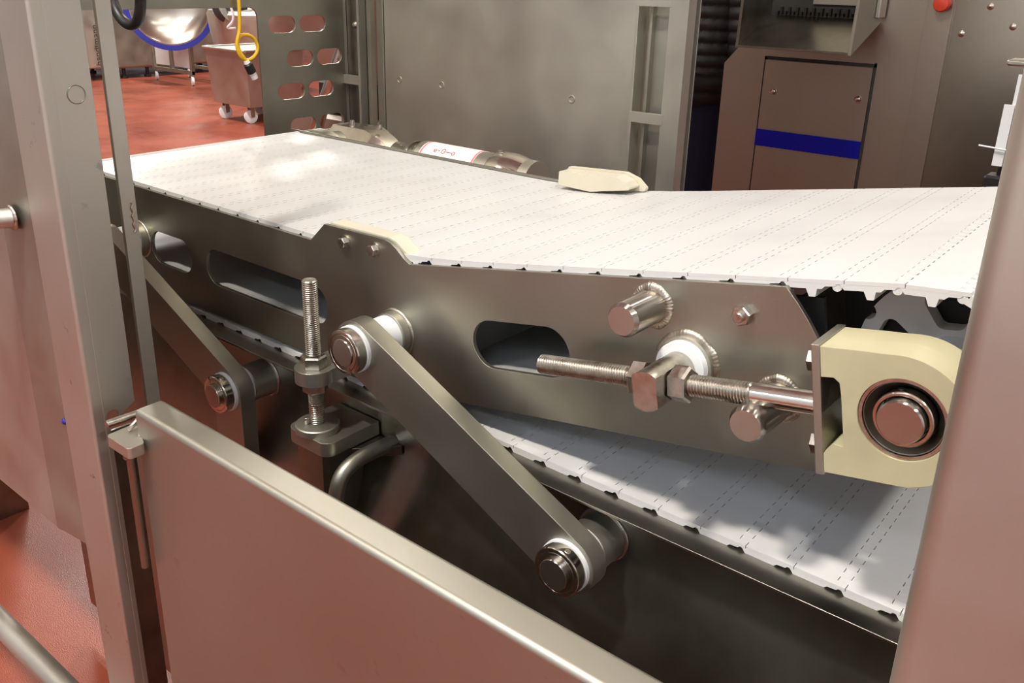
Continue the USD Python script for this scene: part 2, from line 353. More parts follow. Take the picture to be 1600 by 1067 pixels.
def belt(name, label, joints, loc, yb=0., barrel=True):
    """joints: hinge points (x, z) on the top surface in travel order"""
    T = thing(name, label, 'conveyor belt', loc)
    for k in range(len(joints) - 1):
        a, b = np.array(joints[k]), np.array(joints[k + 1]); d = (b - a) / np.linalg.norm(b - a)
        t = np.array([d[0], 0, d[1]]); nn = np.array([-d[1], 0, d[0]]); o = np.array([a[0], yb, a[1]])
        cut = .200 if k % 2 else .304
        for y0, y1, i0 in ((0.0, cut, 0), (cut, WB, int(round(cut / CELL)))):
            y0e, y1e = y0 + (.0003 if y0 else .0005), y1 - .0003
            tp, bd, br = module(y0, y1, i0, .008 if y0 == 0 and (yb == 0 or a[0] < -.33) else .0005, (a[0] < -1.60, b[0] < -1.60))
            part(T, 'belt_module', swm(cat([tp, bd, br] if barrel else [tp, bd]), o, t, nn), 'belt', smooth=False)
    return T
# top path of the upper belt: level run, concave bend under the hold-downs, incline, sprocket wrap
WT = .0066; ZL = 1.0058; RB = 1.75; RS = .0915; XE = -1.622; RN = .036
xb = -.7546 + (ZL - 1.0069 - WT / CT) / math.tan(TH)          # where level and incline lines meet
tl = RB * math.tan(TH / 2)
def path(s):
    """s = 0 at the meeting point measured along the straight legs"""
    arc = RB * TH
    if s < -arc / 2:
        x = xb - tl + (s + arc / 2)
        if x >= XE: return (x, ZL)
        a = min((XE - x) / RN, math.pi); e = max(0, (XE - x) - math.pi * RN)
        return (XE - RN * math.sin(a) + e, ZL - RN + RN * math.cos(a))
    if s < arc / 2:
        a = (s + arc / 2) / RB; return (xb - tl + RB * math.sin(a), ZL + RB * (1 - math.cos(a)))
    x0, z0 = xb - tl + RB * math.sin(TH), ZL + RB * (1 - math.cos(TH)); L = s - arc / 2
    ue = (.602 - ((x0 + .7546) * CT + (z0 - 1.0069) * ST))
    if L < ue: return (x0 + L * CT, z0 + L * ST)
    a = (L - ue) / RS; cx, cz = I(.602, WT - RS)
    return (cx - RS * math.sin(TH - a), cz + RS * math.cos(TH - a))
# hinge phase: one hinge lies at u = .279 on the incline
ss = np.linspace(-1, 1.2, 22001); PP = np.array([path(s) for s in ss]); uu = (PP[:, 0] + .7546) * CT + (PP[:, 1] - 1.0069) * ST
s0 = ss[np.argmin(abs(uu - .279))]
ks = np.arange(-25, 13)
J = [path(s0 + k * PITCH) for k in ks]
belt('conveyor_belt', 'bright white flat modular belt on top of the upper conveyor', J, (-.8, .25, 1.0), .0060)
JL = [(-.5866 + k * .0501, .8157) for k in range(-21, 19)]
belt('conveyor_belt', 'white modular belt of the lower conveyor, mostly in bluish shade', JL, (-.6, .25, .80))

# ------------------------------------------------------------------ lower conveyor frame
lc = thing('belt_conveyor', 'dark reflective steel frame of the lower conveyor with narrow top flange', 'conveyor', (-.6, .2, 0))
X0, X1 = -1.66, .42
prof = LineString([(-.0325, .8055), (.004, .8055), (.004, .7260), (-.085, .50), (-.085, .06)]).buffer(.0015, cap_style=2, join_style=2)
part(lc, 'side_sheet', ext_yz(prof, X0, X1), 'frame', 'folded steel side sheet with narrow top flange')
part(lc, 'side_sheet', bx([X0, WB + .006, .30], [X1, WB + .009, .83]), 'frame')
part(lc, 'belt_support', [bx([X0, .01, .785], [X1, .05, .7995]), bx([X0, WB - .05, .785], [X1, WB, .7995]), bx([X0, .24, .785], [X1, .27, .7995])], 'white')
for x in (-1.5, -.9, -.3, .25): part(lc, 'cross_bar', bx([x, .006, .735], [x + .04, WB + .006, .783]), 'frame')
for (x, z) in ((-.4482, .7505), (-1.080, .7505)):
    part(lc, 'pivot_boss', lathe([(0, .0292), (.0400, .0292), (.0405, .0285)], (x, .002, z), NY, 48), 'satin')
    part(lc, 'weld_bead', weldring((x, .002, z), NY, .0295, .0035, 60), 'weld')
padp = Polygon([(-.9055, -.0935), (-.8205, -.0935), (-.8205, .0), (-.9055, .0)]).buffer(-.016).buffer(.016, 10).union(sbox(-.9055, -.06, -.8205, .0))
part(lc, 'rest_pad', ext_xy(padp, .7435, .7637), 'satin')
part(lc, 'pad_leg', [rbx([-.900, -.084, .0], [-.836, -.012, .7432], .006)], 'frame')
part(lc, 'pad_gusset', ext_xy(Polygon([(-.83, .0), (-.775, .0), (-.82, -.05)]), .728, .742), 'frame')
hb = spline([(-.795, .002, .7415), (-.795, -.03, .741), (-.796, -.065, .739), (-.797, -.088, .728), (-.798, -.098, .705), (-.798, -.100, .66), (-.798, -.100, .58)], 40)
part(lc, 'tube_handle', tube(hb, .0105, 16), 'arm', 'bent round steel tube leaving the side sheet')
for x in (-1.45, .2):
    for y in (.04, WB - .08): part(lc, 'leg', rbx([x, y, 0], [x + .06, y + .06, .735], .004), 'frame')

# ------------------------------------------------------------------ swing arms
def swing_arm(xt, zt, xb_, zb, label, topcap):
    T = thing('swing_arm', label, 'link arm', ((xt + xb_) / 2, -.06, (zt + zb) / 2), 'parallel swing arms between the two conveyors')
    bar = LineString([(xt, zt), (xb_, zb)]).buffer(.0355, 24)
    if not topcap: bar = bar.union(sbox(xb_ - .0355, zb - .125, xb_ + .0355, zb))
    part(T, 'link_bar', ext_xz(bar, -.071, -.046), 'arm')
    for (x, z, top) in ((xt, zt, True), (xb_, zb, False)):
        y0 = -.0142 if top else -.0390
        part(T, 'bushing', lathe([(0, .0272 if top else .0292), (y0 + .046, .0272 if top else .0292)], (x, y0, z), NY, 48), 'white', 'white plastic spacer bushing')
        part(T, 'washer', lathe([(0, .0305), (.0050, .0305)], (x, -.071, z), NY, 48), 'white', 'thin white plastic washer')
        col = part(T, 'clamp_collar', lathe([(0, .0285), (.001, .0292), (.0125, .0292), (.014, .0282), (.0142, .0245), (.0134, .0242), (.0134, .0238), (.0142, .0234), (.0142, .0195)], (x, -.0762, z), NY, 56), 'shiny', 'polished steel clamp collar')
        a = math.radians(-58 if top else 118); o = np.array([math.cos(a), 0, math.sin(a)])
        part(col, 'collar_gap', bx([-.0006, -.0906, -.0045], [.0006, -.078, .0045]).apply_transform(trimesh.transformations.translation_matrix([x, 0, z]) @ trimesh.transformations.rotation_matrix(-a + math.pi / 2, [0, 1, 0]) @ trimesh.transformations.translation_matrix([0, 0, .0248])), 'black')
        if not top:
            b = math.radians(72); o = np.array([math.cos(b), 0, math.sin(b)])
            part(col, 'clamp_screw', cyl(np.array([x, -.083, z]) + o * .027, np.array([x, -.083, z]) + o * .0298, .0036, 16, .0006), 'bolt')
        part(T, 'pivot_pin', lathe([(0, .0181), (.0145 if top else .0185, .0181), (.0155 if top else .0195, .0172)], (x, -.0765, z), NY, 48), 'turned', 'turned steel pin end')
    return T
swing_arm(-.7821, .9079, -.4482, .7505, 'flat steel swing arm in the foreground, running from side plate down to the right', True)
swing_arm(-1.416, .9065, -1.080, .7505, 'flat steel swing arm behind the flat upright at left, with a leg going straight down', False)

# ------------------------------------------------------------------ adjusting spindle (vertical)
ax, ay = -.8664, -.070
sp = thing('adjusting_spindle', 'vertical threaded stainless rod with nuts and round foot disc', 'threaded rod', (ax, ay, .7637))
part(sp, 'threaded_rod', thread((ax, ay, .774), (0, 0, 1), .2045, .0102, .0028, .0017), 'bolt')
part(sp, 'nut', [hexp((ax, ay, .8575), (0, 0, 1), .030, .0165, 12), hexp((ax, ay, .8575), (0, 0, 1), .027, .002, 12)], 'bolt')
part(sp, 'nut', hexp((ax, ay, .8372), (0, 0, -1), .030, .016, 25), 'bolt')
part(sp, 'foot_disc', lathe([(0, .0300), (.0085, .0300), (.0100, .0285), (.0104, .012)], (ax, ay, .7638), (0, 0, 1), 44), 'arm')
part(sp, 'ball_neck', lathe([(0, .0085), (.010, .0085), (.013, .0100), (.030, .0100)], (ax, ay, .774), (0, 0, 1), 24), 'shiny')
part(sp, 'grease_screw', cyl((ax - .006, ay - .013, .7742), (ax - .006, ay - .013, .784), .0035, 14, .0008), 'shiny')

# ------------------------------------------------------------------ belt tensioner along the incline
TY = -.050; TW = -.0865
tn = thing('belt_tensioner', 'long threaded tensioning rod with two hexagon nuts and swivel pin on the side plate', 'threaded rod', I3(.38, TY, TW))
part(tn, 'threaded_rod', thread(I3(.2355, TY, TW), DU, .238, .0106, .0030, .0019), 'bolt')
part(tn, 'rod_shank', cyl(I3(.473, TY, TW), I3(.5320, TY, TW), .0104, 32), 'shiny')
us = (-.365 + .7546) * CT + (.9913 - 1.0069) * ST
sw = unary_union([Point(0, 0).buffer(.0195, 24).intersection(sbox(-.0128, -.03, .0128, .03))])
swp = trimesh.creation.extrude_polygon(sw, .046, engine='earcut'); v = swp.vertices.copy()
swp.vertices = np.array([I3(us, 0, TW)]) + v[:, :1] * DU + v[:, 1:2] * DW + (v[:, 2:3] + .036) * NY
part(tn, 'swivel_pin', [swp, cyl((-.365, -.0175, .9913), (-.365, -.037, .9913), .0175, 36)], 'bolt', 'flat-sided steel swivel pin')
part(tn, 'nut', hexp(I3(us - .0145, TY, TW), -DU, .031, .0165, 22), 'bolt')
part(tn, 'nut', hexp(I3(us + .0145, TY, TW), DU, .031, .0165, 22), 'bolt')

# ------------------------------------------------------------------ bearing block
bb = thing('bearing_block', 'cream plastic bearing block with round steel bearing at the conveyor end', 'bearing', I3(.58, -.035, -.141))
BU = .602; BW = -.0845
def uwpoly(P): return Polygon([I(*p) for p in P])
arcp = [(.5985 + .0550 * math.sin(a), -.0862 + .0550 * math.cos(a)) for a in np.radians(np.linspace(3, 160, 26))]
blk0 = uwpoly([(.5396, -.1410), (.5396, -.0305), (.578, -.0308)] + [(.5855, -.0312)] + arcp + [(.605, -.1412)])
blk = blk0.buffer(0).intersection(uwpoly([(.5, .1), (.75, .1), (.75, -.1412), (.5, -.1412)]))
win = uwpoly([(.5396, -.0565), (.5500, -.0560), (.5545, -.0600), (.5555, -.070), (.5562, -.1020), (.5562, -.1155), (.548, -.1140), (.5425, -.1195), (.5396, -.124)])
seat = Point(*I(BU, BW)).buffer(.0342, 40)
part(bb, 'housing', ext_xz(blk.difference(win).difference(seat), -.065, -.008), 'cream')
ep = ibox(.5326, .5394, -.066, -.006, -.1435, -.0290)
part(bb, 'end_plate', ep, 'satin', 'flat steel end plate')
for w in (-.0475, -.1215): part(bb, 'bolt', hexp(I3(.5325, -.052, w), -DU, .0170, .0075, 10), 'bolt')
bc = I3(BU, 0, BW)
part(bb, 'bearing_ring', ringm(bc + [0, -.0475, 0], NY, .0312, .0338, .0155, 64), 'bolt', 'thin bright outer rim of the bearing')
part(bb, 'bearing_ring', lathe([(0, .0240), (.0045, .0240), (.0135, .0300), (.0135, .0308), (0, .0308), (0, .0240)], bc + [0, -.0475, 0], NY, 64, close=False), 'frame', 'conical steel outer ring')
part(bb, 'bearing_ring', lathe([(0, .0192), (.0130, .0192), (.0142, .0200), (.0142, .0222), (.0130, .0232), (0, .0232), (0, .0192)], bc + [0, -.0500, 0], NY, 64, close=False), 'shiny', 'steel locking collar on the shaft')
part(bb, 'seal', ringm(bc + [0, -.0435, 0], NY, .0188, .0315, .004, 56), 'black')
part(bb, 'set_screw', cyl(bc + [-.006, -.0575, .0222], bc + [-.0062, -.0575, .0234], .0025, 14), 'black')
spk = thing('drive_sprocket', 'grey-white plastic toothed sprocket under the belt end, on a steel shaft', 'sprocket', bc + [0, .1, -.09])
R0 = .0822; cells = []
for k in range(12):
    a = math.radians(30 * k + 8); cells.append(Point(R0 * math.cos(a) * 1.02, R0 * math.sin(a) * 1.02).buffer(.0075, 8))
    for da in (-9, 9): b = a + math.radians(15 + da * .7); cells.append(Point(.0865 * math.cos(b), .0865 * math.sin(b)).buffer(.0028, 6))
disc = Point(0, 0).buffer(R0, 60).difference(unary_union(cells))
wins = []
for k in range(5):
    a = math.radians(72 * k + 72 + 28); P = [(.036 * math.cos(a + math.radians(b)), .036 * math.sin(a + math.radians(b))) for b in (-14, 14)] + [(.066 * math.cos(a + math.radians(b)), .066 * math.sin(a + math.radians(b))) for b in (20, 0, -20)]
    wins.append(Polygon(P).buffer(-.006).buffer(.006).buffer(.002))
disc = disc.difference(unary_union(wins)).difference(Point(0, 0).buffer(.0186, 30))
def atc(poly): from shapely import affinity; return affinity.translate(poly, bc[0], bc[2])
part(spk, 'toothed_disc', ext_xz(atc(disc), .075, .096), 'grey_plastic')
part(spk, 'hub', ringm(bc + [0, .130, 0], NY, .0186, .0275, .085, 48), 'white')
part(spk, 'shaft', lathe([(0, .0180), (.5800, .0180), (.5815, .0168)], bc + [0, .51, 0], NY, 48), 'turned', 'turned steel shaft end')
for yy in (.22, .36):
    pass

# ------------------------------------------------------------------ guard panel in the foreground
gp = thing('guard_panel', 'large satin steel guard panel in the foreground with a folded top edge', 'machine guard', (-.5, -.27, .25))
r = .007
gpp = Polygon([(-.2895, .25), (-.2510, .25), (-.2510, .8555), (-.2895, .8555)]).buffer(-r).buffer(r, 8)
part(gp, 'panel_sheet', ext_yz(gpp, -.9266, -.0985), 'door')
tabp = Polygon([(-.957, -.2850), (-.955, -.312), (-.908, -.312), (-.908, -.2955), (-.922, -.290), (-.9262, -.278), (-.9265, -.262), (-.936, -.262)]).buffer(-.003).buffer(.005, 8)
part(gp, 'hinge_tab', ext_xy(tabp, .8065, .8205), 'panel', 'rounded steel tab welded to the panel end')
part(gp, 'weld_bead', tube([(-.9262 + .001 * math.sin(k), -.2905 + .0018 * k, .8222 - .0006 * (k % 2)) for k in range(16)], .0022, 8), 'weld')
part(gp, 'hinge_pin', lathe([(0, .0075), (.012, .0075), (.0125, .0045), (.17, .0045)], (-.932, -.301, .8065), (0, 0, -1), 24), 'frame')

# ------------------------------------------------------------------ left frame post and flat upright
po = thing('frame_post', 'wide grey steel frame post at the left edge with scratched flange', 'post', (-1.045, -.29, 0))
part(po, 'post_tube', ext_xy(Polygon([(-1.085, -.3076), (-1.0052, -.3076), (-1.0052, -.287), (-1.085, -.287)]).buffer(-.004).buffer(.004, 6), 0, 1.50), 'worn')
fl = Polygon([(-.292, 0), (-.2855, 0), (-.2855, .805), (-.2500, .8265), (-.2500, 1.50), (-.292, 1.50)])
fl = fl.difference(Point(-.2805, .8165).buffer(.0085, 14))
part(po, 'flange', ext_yz(fl, -1.0112, -1.0050), 'worn', 'flat flange with a round notch at its lower end')
part(po, 'weld_mark', ringm((-1.0049, -.269, 1.214), (1, 0, 0), .0095, .0108, .0004, 30), 'frame', 'round worn mark on the flange')
part(po, 'latch_rod', cyl((-.972, -.305, .8265), (-.965, -.246, .8285), .0048, 18, .001), 'bolt')
part(po, 'latch_hook', tube(spline([(-.955, -.262, .822), (-.948, -.272, .834), (-.944, -.284, .829), (-.946, -.292, .8235)], 18), .003, 10), 'shiny')
part(po, 'latch_hook', tube(spline([(-.951, -.268, .838), (-.944, -.258, .841), (-.937, -.252, .838)], 12), .0025, 10), 'shiny')
part(po, 'inner_web', bx([-1.050, -.288, 0], [-1.046, -.238, .775]), 'frame')
up = thing('flat_upright', 'narrow flat steel upright bar between post and conveyor', 'bar', (-1.037, -.213, .40))
part(up, 'flat_bar', bx([-1.040, -.2192, .40], [-1.034, -.2005, 1.50]), 'worn')
part(up, 'weld_bead', tube([(-1.0335, -.206 + .0012 * math.sin(2.1 * k), 1.075 - .0035 * k) for k in range(12)], .0022, 8), 'weld')
hs = spline([(-1.10, -.165, 1.335), (-1.098, -.165, 1.312), (-1.085, -.165, 1.292), (-1.066, -.165, 1.283), (-1.045, -.165, 1.287), (-1.034, -.165, 1.302), (-1.030, -.165, 1.330), (-1.03, -.165, 1.40), (-1.05, -.165, 1.55)], 60)
ho = thing('black_hose', 'black flexible hose looping behind the flat upright at top left', 'hose', (-1.05, -.165, 1.28))
part(ho, 'hose', tube(hs, .0065, 14), 'black')
part(ho, 'hose_fitting', cyl((-1.030, -.165, 1.315), (-1.030, -.165, 1.345), .0105, 20, .001), 'black')

# ------------------------------------------------------------------ cabinet at the far left
cb = thing('machine_cabinet', 'satin steel machine cabinet behind the frame post at the left edge', 'cabinet', (-1.7, -.05, 0))
part(cb, 'front_sheet', bx([-2.6, -.300, .577], [-1.188, -.292, 1.46]), 'panel')
part(cb, 'corner_sheet', ext_xy(Polygon([(-1.188, -.301), (-1.165, -.297), (-1.091, -.290), (-1.091, -.282), (-1.188, -.292)]), .577, 1.46), 'satin')
part(cb, 'body', bx([-2.6, -.288, .60], [-1.70, .02, 1.46]), 'panel')
part(cb, 'rivet', lathe([(0, .005), (.002, .0035), (.003, .001)], (-1.122, -.2935, .772), NY, 16), 'bluerim', 'small blue rivet')
part(cb, 'tube_stub', cyl((-1.200, -.402, 1.05), (-1.156, -.299, 1.05), .0125, 24), 'panel', 'round tube stub with weld at left edge')
part(cb, 'weld_bead', weldring((-1.157, -.301, 1.05), NY, .0125, .0035, 24), 'weld')
part(cb, 'foot_box', bx([-2.9, -.35, 0], [-2.215, .018, .30]), 'frame', 'dark base box on the floor')
part(cb, 'leg', rbx([-2.55, -.2, .29], [-2.45, -.1, .61], .004), 'frame')
part(cb, 'leg', rbx([-2.55, -.02, .29], [-2.45, .012, .61], .004), 'frame')
hr = thing('hand_rail', 'round steel rail low at the bottom left corner', 'rail', (-1.6, -.336, .30))
part(hr, 'rail_tube', cyl((-2.19, -.339, .30), (-1.02, -.330, .30), .0185, 24), 'panel')
for x in (-2.05, -1.06): part(hr, 'rail_foot', cyl((x, -.337, 0), (x, -.337, .29), .016, 20), 'panel')

# ------------------------------------------------------------------ right post
rp = thing('frame_post', 'plain broad steel post with rounded edge cutting the right side', 'post', (.02, -.25, 0))
part(rp, 'post_tube', ext_xy(sbox(-.0775, -.3020, .16, -.20).buffer(-.012).buffer(.012, 10), 0, 2.6), 'panel')

# ------------------------------------------------------------------ perforated guard at the belt end
pg = thing('perforated_guard', 'dark grey steel guard plate with staggered oblong slots beyond the belt end', 'machine guard', (-1.9, .55, .1))
P = sbox(.10, .30, .888, 2.0).difference(sbox(-.1, .0, .6170, 1.2615).buffer(-.022).buffer(.022, 8))
P = sbox(.10, .30, .888, 2.0).difference(sbox(-.1, .0, .6170, 1.2615).buffer(-.022).buffer(.022, 8).union(sbox(-.1, 0, .3, 1.2615)).union(sbox(-.1, 0, .6170, 1.0)))
sl = []
for r_, (z, y0) in enumerate(((1.2200, .688), (1.1360, .739), (1.055, .706), (.965, .738))):
    for k in (0, 1): sl.append(slot(y0 + k * .0965, z, .084, .040, 0))
part(pg, 'slotted_plate', ext_yz(P.difference(unary_union(sl)), -1.903, -1.897), 'plate')
# ------------------------------------------------------------------ rear guard wall with ladder frames
rg = thing('rear_guard_panel', 'big plain grey steel guard panel behind the conveyor', 'machine guard', (-1.37, .9, .1))
part(rg, 'sheet', bx([-1.752, .900, .25], [-.995, .904, 2.1]), 'panel')
for x, z in ((-1.5501, 1.087), (-1.1536, 1.092), (-1.70, 1.087)):
    part(rg, 'weld_stud', [ringm((x, .9, z), NY, .006, .009, .0012, 24)], 'panel')
def ladder(x0, x1, y, rungs, label, wide):
    T = thing('ladder_frame', label, 'frame', ((x0 + x1) / 2, y, .1))
    part(T, 'upright', bx([x0, y - .012, .1], [x0 + .006, y + .02, 2.1]), 'panel')
    part(T, 'upright', bx([x1 - wide, y - .012, .1], [x1, y + .02, 2.1]), 'panel')
    part(T, 'inner_strip', bx([x0 + .018, y + .014, .1], [x0 + .024, y + .03, 2.1]), 'satin')
    part(T, 'backing_sheet', bx([x0 - .002, y + .03, .1], [x0 + (x1 - x0) * .52, y + .033, 2.1]), 'satin')
    part(T, 'backing_sheet', bx([x0 + (x1 - x0) * .53, y + .036, .1], [x1, y + .039, 2.1]), 'panel')
    for z in rungs: part(T, 'rung', bx([x0, y - .0125, z - .011], [x1 - wide * .9, y - .006, z + .011]), 'panel')
ladder(-.994, -.876, .898, (1.074, 1.306, .84), 'narrow ladder-like steel frame at the right end of the rear guard panel', .042)
T = thing('ladder_frame', 'narrow dark ladder-like frame between slotted guard and rear guard panel', 'frame', (-1.83, .9, .1))
part(T, 'upright', bx([-1.912, .880, .1], [-1.905, .905, 2.1]), 'panel')
part(T, 'upright', bx([-1.836, .880, .1], [-1.829, .905, 2.1]), 'panel')
part(T, 'upright', bx([-1.805, .888, .1], [-1.793, .906, 2.1]), 'satin')
part(T, 'upright', bx([-1.776, .895, .1], [-1.754, .915, 2.1]), 'satin')
part(T, 'backing_sheet', bx([-1.912, .906, .1], [-1.80, .909, 2.1]), 'frame')
part(T, 'rung', bx([-1.905, .882, 1.062], [-1.836, .890, 1.086]), 'panel')
part(T, 'dome_screw', lathe([(0, .009), (.004, .0085), (.008, .005), (.009, .001)], (-1.868, .905, 1.215), NY, 20), 'shiny')

# ------------------------------------------------------------------ gear motor behind the belt
gm = thing('gear_motor', 'stainless gear motor with white label sleeve behind the far belt edge', 'motor', (-1.3, .60, .90))
gy = .60; mz = .972
gbp = Polygon([(-1.63, .91), (-1.63, .992), (-1.56, 1.000), (-1.55, 1.012), (-1.44, 1.015), (-1.415, 1.000), (-1.395, .985), (-1.395, .91)]).buffer(-.01).buffer(.01, 6)
part(gm, 'gear_housing', trimesh.convex.convex_hull(np.vstack([rbx([-1.60, gy - .05, .90], [-1.45, gy + .05, 1.0225], .022).vertices, rbx([-1.55, gy - .04, .92], [-1.405, gy + .04, 1.002], .018).vertices])), 'shiny')
part(gm, 'flange_block', rbx([-1.72, gy - .05, .93], [-1.628, gy + .05, .990], .008), 'satin')
part(gm, 'gear_cover', lathe([(0, .050), (.018, .050), (.024, .042)], (-1.545, gy - .045, .965), NY, 40), 'satin')
for x in (-1.545, -1.455): part(gm, 'dome_screw', lathe([(0, .006), (.005, .006), (.010, .005), (.011, .001)], (x, gy, 1.0225), (0, 0, 1), 16), 'bolt')
part(gm, 'neck', lathe([(0, .032), (.03, .026), (.05, .030), (.052, .040), (.058, .040), (.058, .033), (.075, .033), (.076, .042), (.084, .042), (.084, .03)], (-1.397, gy, mz), (1, 0, 0), 36), 'frame')
part(gm, 'motor_body', lathe([(0, .043), (.30, .043)], (-1.315, gy, mz), (1, 0, 0), 44), 'satin')
part(gm, 'label_sleeve', lathe([(0, .0437), (.150, .0437)], (-1.300, gy, mz), (1, 0, 0), 44), 'label', 'white printed label sleeve')
t = meshkit.text_mesh('e-G—o', .012, .0008); v = t.vertices.copy(); v -= v.mean(0); a = math.radians(52)
t.vertices = np.stack([-1.235 + v[:, 0], gy - .0442 * math.cos(a) + v[:, 1] * math.sin(a), mz + .0442 * math.sin(a) + v[:, 1] * math.cos(a)], 1)
part(gm, 'label_print', t, 'redink', smooth=False)
for k in (-1.297, -1.155): part(gm, 'label_stripe', lathe([(0, .0440), (.004, .0440)], (k, gy, mz), (1, 0, 0), 44), 'redink')
part(gm, 'end_bell', lathe([(0, .045), (.02, .050), (.05, .050), (.085, .042), (.10, .026), (.102, .022)], (-1.118, gy, mz), (1, 0, 0), 40), 'shiny')
part(gm, 'terminal_boss', cyl((-1.085, gy - .02, .985), (-1.02, gy - .055, .972), .022, 28, .003), 'shiny')
part(gm, 'vent_plug', [cyl((-1.10, gy - .01, 1.012), (-1.10, gy - .01, 1.026), .0045, 16), hexp((-1.10, gy - .01, 1.018), (0, 0, 1), .011, .004)], 'bolt')

# ------------------------------------------------------------------ machine behind with blue strip and chute
mc = thing('processing_machine', 'tall brushed steel machine with blue strip door and sloping chute', 'machine', (-1.0, 2.4, 0))
body = Polygon([(-1.325, .0), (-.735, 0), (-.735, 2.0), (-1.26, 2.0), (-1.275, 1.16), (-1.330, 1.095)])
part(mc, 'body', ext_xz(body, 2.0, 2.9), 'brushed')
part(mc, 'door_seam', [bx([-1.194, 1.9985, .30], [-1.187, 2.0, 1.123]), bx([-.857, 1.9985, .30], [-.850, 2.0, 1.130]), bx([-1.194, 1.9985, 1.1165], [-.850, 2.0, 1.1265])], 'dark')
dp = bx([-1.1865, 1.991, .32], [-.8575, 1.9995, 1.1160])
part(mc, 'door', dp, 'brushed')
part(mc, 'blue_strip', bx([-1.188, 1.984, .849], [-.857, 1.991, .901]), 'blue', 'bright blue plastic strip across the door')
for x, z in ((-1.1498, 1.0203), (-.8864, 1.0227)):
    part(mc, 'door_screw', [lathe([(0, .009), (.004, .008), (.006, .004)], (x, 1.991, z), NY, 18), ringm((x, 1.991, z), NY, .0095, .0115, .002, 20)], 'shiny')
ch = [bx([-1.20, 1.787, 1.16], [-.858, 1.79, 1.172])]
chb = trimesh.convex.convex_hull(np.array([[x, y, z + dz] for x in (-1.19, -.866) for (y, z) in ((1.787, 1.168), (2.0, 1.2495)) for dz in (0, -.006)]))
part(mc, 'chute_floor', chb, 'frame')
def chs(x0, x1): return ext_yz(Polygon([(1.787, 1.160), (2.0, 1.243), (2.0, 1.62), (1.815, 1.62)]), x0, x1)
part(mc, 'chute_side', chs(-.8660, -.858), 'satin'); part(mc, 'chute_side', chs(-1.198, -1.190), 'frame')
part(mc, 'chute_back', bx([-1.190, 1.9985, 1.25], [-.866, 2.0, 1.6]), 'dark')
part(mc, 'chute_inner', bx([-1.06, 1.99, 1.285], [-.87, 1.998, 1.6]), 'satin')
part(mc, 'brush_comb', [bx([-1.17 + k * .0125, 1.985, 1.252], [-1.1635 + k * .0125, 1.996, 1.262 + .012 * (k % 2)]) for k in range(24)], 'black', kind='stuff')
part(mc, 'chute_clip', rbx([-.858, 1.935, 1.255], [-.846, 1.99, 1.40], .002), 'panel')
cc = thing('control_cabinet', 'polished steel control cabinet with red stop button at the top right', 'cabinet', (-.3, 2.3, 0))
part(cc, 'body', bx([-.730, 1.975, 0], [.35, 2.7, 2.0]), 'polish')
part(cc, 'corner_strip', bx([-.732, 1.967, 0], [-.665, 1.975, 2.0]), 'brushed')
part(cc, 'front_sheet', bx([-.657, 1.969, 0], [.35, 1.975, 2.0]), 'polish')
for x, z in ((-.6537 + .02, 1.2245), (-.5759, 1.2966), (-.5133, 1.2482)): part(cc, 'screw', lathe([(0, .009), (.003, .008), (.006, .003)], (x, 1.969, z), NY, 16), 'bolt')
part(cc, 'stop_button', lathe([(0, .014), (.018, .014), (.018, .021), (.026, .022), (.036, .019), (.038, .01)], (-.690, 1.967, 1.300), NY, 28), 'red', 'red emergency stop button')
cs = thing('cable_duct', 'white cable strip with dark hoses beside the right post', 'cable duct', (-.41, 1.6, 0))
part(cs, 'strip', bx([-.427, 1.597, .95], [-.405, 1.603, 1.092]), 'white')
part(cs, 'strip', bx([-.412, 1.604, 1.085], [-.394, 1.609, 1.160]), 'white')
part(cs, 'hose', tube(spline([(-.385, 1.62, .0), (-.39, 1.62, .6), (-.395, 1.62, .93), (-.385, 1.62, 1.1), (-.36, 1.62, 1.25), (-.37, 1.62, 1.6)], 40), .012, 12), 'black')
part(cs, 'hose', tube(spline([(-.405, 1.64, .0), (-.41, 1.64, .7), (-.412, 1.64, .92), (-.40, 1.64, 1.05), (-.38, 1.64, 1.17), (-.34, 1.64, 1.2)], 40), .009, 12), 'black')
part(cs, 'valve_block', rbx([-.44, 1.60, .885], [-.385, 1.66, .925], .006), 'black')
part(cs, 'bracket', rbx([-.44, 1.59, 1.178], [-.36, 1.66, 1.192], .004), 'satin')
part(cs, 'air_line', tube([(-.46, 1.585, .995), (-.35, 1.585, .988)], .0022, 8), 'white')

